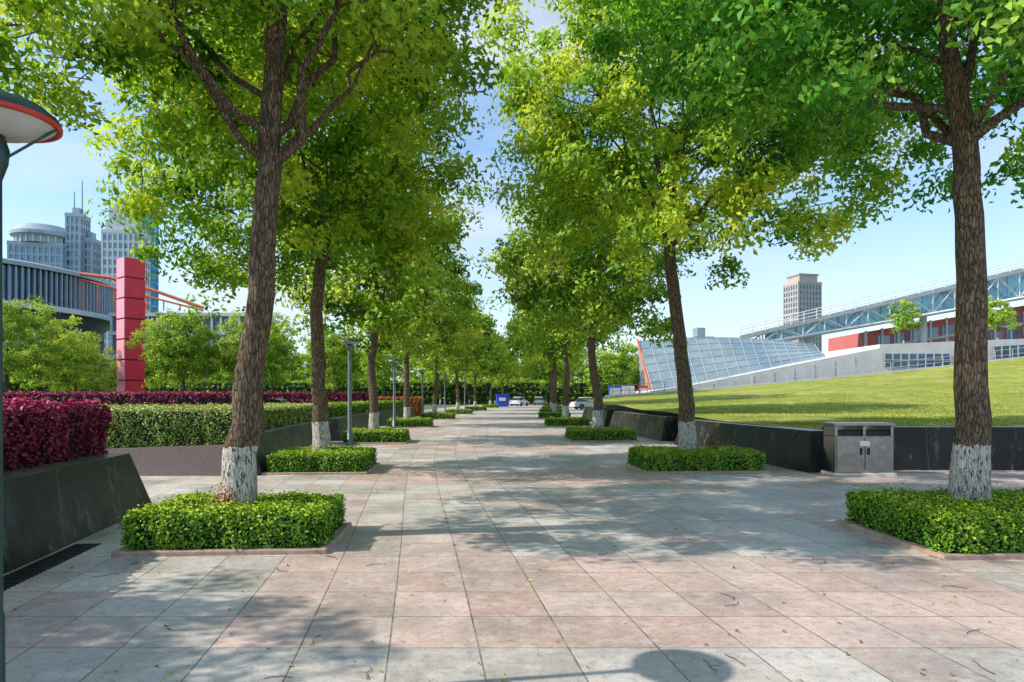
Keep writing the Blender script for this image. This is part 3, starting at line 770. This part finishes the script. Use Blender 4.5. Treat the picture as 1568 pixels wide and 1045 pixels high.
for yy in (80, 86):
    b = MB(); x0, x1 = 26.5, 95; n = 27; st = (x1-x0)/n
    for i in range(n):
        a, c = x0+i*st, x0+(i+1)*st
        tp0 = T(a, 1); tp1 = T(c, 1); b0 = T(a, 0); b1 = T(c, 0)
        for v in (tp0, tp1, b0, b1): v.y = yy
        b.beam(tp0, b0, .12); b.beam(b0, tp1, .11) if i % 2 else b.beam(tp0, b1, .11)
    p, q = T(x0, 1), T(x1, 1); p.y = q.y = yy; b.beam(p, q, .26); p, q = T(x0, 0), T(x1, 0); p.y = q.y = yy; b.beam(p, q, .26)
    b.build('truss_side', [M_white if yy == 80 else M_teal], m)
b = MB(); b.quad([(26.5, 80.2, 8.35), (95, 80.2, 24.72), (95, 85.8, 24.72), (26.5, 85.8, 8.35)]); b.quad([(26.5, 79.6, 8.2), (95, 79.6, 24.55), (95, 79.6, 25.1), (26.5, 79.6, 8.65)]); b.build('bridge_deck', [M_conc], m)
b = MB(); b.quad([(30, 81.0, 7.95), (95, 81.0, 19.4), (95, 81.0, 24.5), (30, 81.0, 9.05)]); b.build('bridge_glass', [M_glass3], m)
b = MB()
for i in range(46):
    x = 26.5+i*1.5; z = 8.5+(x-26.5)*.239; b.beam((x, 79.5, z), (x, 79.5, z+1.15), .07)
for dz in (.4, .8, 1.15): b.beam((26.5, 79.5, 8.5+dz), (95, 79.5, 24.87+dz), .06)
b.build('bridge_railing', [M_white], m)
b = MB()
for x in (36, 50, 64, 78): b.tube([(x, 83, 0), (x, 83, 7.5+(x-26.5)*.176)], [.4, .4], 10)
b.build('bridge_columns', [M_conc], m)
e = empty('lawn_railing', (0, 0, 0)); b = MB(); pr = None
for i in range(46):
    x = 7.5+i*1.3; z = lz(x, 51)
    b.beam((x, 51, z-.1), (x, 51, z+.8), .035)
    if pr:
        for dz in (.4, .8): b.beam((pr[0], 51, pr[1]+dz), (x, 51, z+dz), .025)
    pr = (x, z)
b.build('rails', [M_mull], e)
b = MB(); pr = None
for i in range(46):
    x = 7.0+i*1.3; z = lz(x, 51)
    if pr: extrude(b, [(pr[0], -1), (x, -1), (x, z+.12), (pr[0], pr[1]+.12)], 51.3, 51.6)
    pr = (x, z)
b.build('lawn_kerb', [M_conc], e)

# ------------------------------------------------------------------ light, sky, camera
sd = Vector((-4.2, -.75, 3.5)).normalized()
elev = math.asin(sd.z); rot = math.atan2(sd.x, sd.y)
w = bpy.data.worlds.new('World'); scene.world = w; w.use_nodes = True; nt = w.node_tree; nt.nodes.clear()
out = nt.nodes.new('ShaderNodeOutputWorld'); bg = nt.nodes.new('ShaderNodeBackground'); sky = nt.nodes.new('ShaderNodeTexSky')
sky.sky_type = 'NISHITA'; sky.sun_disc = False; sky.sun_elevation = elev; sky.sun_rotation = rot; sky.air_density = 1.1; sky.dust_density = .4; sky.ozone_density = 2.0
tc = nt.nodes.new('ShaderNodeTexCoord'); mp = nt.nodes.new('ShaderNodeMapping'); mp.inputs['Scale'].default_value = (1, 1, 3.2)
nz = nt.nodes.new('ShaderNodeTexNoise'); nz.inputs['Scale'].default_value = 2.0; nz.inputs['Detail'].default_value = 7; nz.inputs['Roughness'].default_value = .55; nz.inputs['Distortion'].default_value = .3
rp = nt.nodes.new('ShaderNodeValToRGB'); rp.color_ramp.elements[0].position = .42; rp.color_ramp.elements[1].position = .66
rp.color_ramp.elements[0].color = (.02, .02, .02, 1); rp.color_ramp.elements[1].color = (.85, .85, .85, 1)
sx = nt.nodes.new('ShaderNodeSeparateXYZ'); hz = nt.nodes.new('ShaderNodeValToRGB')
hz.color_ramp.elements[0].position = 0.; hz.color_ramp.elements[0].color = (.8, .8, .8, 1); hz.color_ramp.elements[1].position = .30; hz.color_ramp.elements[1].color = (.0, .0, .0, 1)
mxm = nt.nodes.new('ShaderNodeMath'); mxm.operation = 'MAXIMUM'
mx = nt.nodes.new('ShaderNodeMix'); mx.data_type = 'RGBA'; mx.inputs[7].default_value = (6.0, 6.6, 7.1, 1)
L = nt.links.new
L(tc.outputs['Generated'], mp.inputs[0]); L(mp.outputs[0], nz.inputs['Vector']); L(nz.outputs['Fac'], rp.inputs[0])
L(tc.outputs['Generated'], sx.inputs[0]); L(sx.outputs[2], hz.inputs[0]); L(hz.outputs[0], mxm.inputs[0]); L(rp.outputs[0], mxm.inputs[1]); L(mxm.outputs[0], mx.inputs[0])
sc_ = nt.nodes.new('ShaderNodeMix'); sc_.data_type = 'RGBA'; sc_.blend_type = 'MULTIPLY'; sc_.inputs[0].default_value = 1; sc_.inputs[7].default_value = (1.3, 1.5, 1.6, 1)
L(sky.outputs[0], sc_.inputs[6]); L(sc_.outputs[2], mx.inputs[6]); L(mx.outputs[2], bg.inputs[0]); bg.inputs[1].default_value = .145; L(bg.outputs[0], out.inputs[0])
sl = bpy.data.lights.new('sun', 'SUN'); sl.energy = 5.0; sl.angle = math.radians(.5); sl.color = (1, .94, .83)
so = bpy.data.objects.new('sun', sl); COL.objects.link(so); so.rotation_euler = (-sd).to_track_quat('-Z', 'Y').to_euler(); so.location = (-30, 0, 40)
cam = bpy.data.cameras.new('camera'); co = bpy.data.objects.new('camera', cam); COL.objects.link(co)
co.location = (0, 0, 1.6); co.rotation_euler = (math.radians(90), 0, 0); cam.lens = 24; cam.sensor_width = 36; cam.shift_y = .0539
cam.clip_end = 3000; scene.camera = co
scene.view_settings.view_transform = 'Standard'; scene.view_settings.look = 'None'; scene.view_settings.exposure = 0
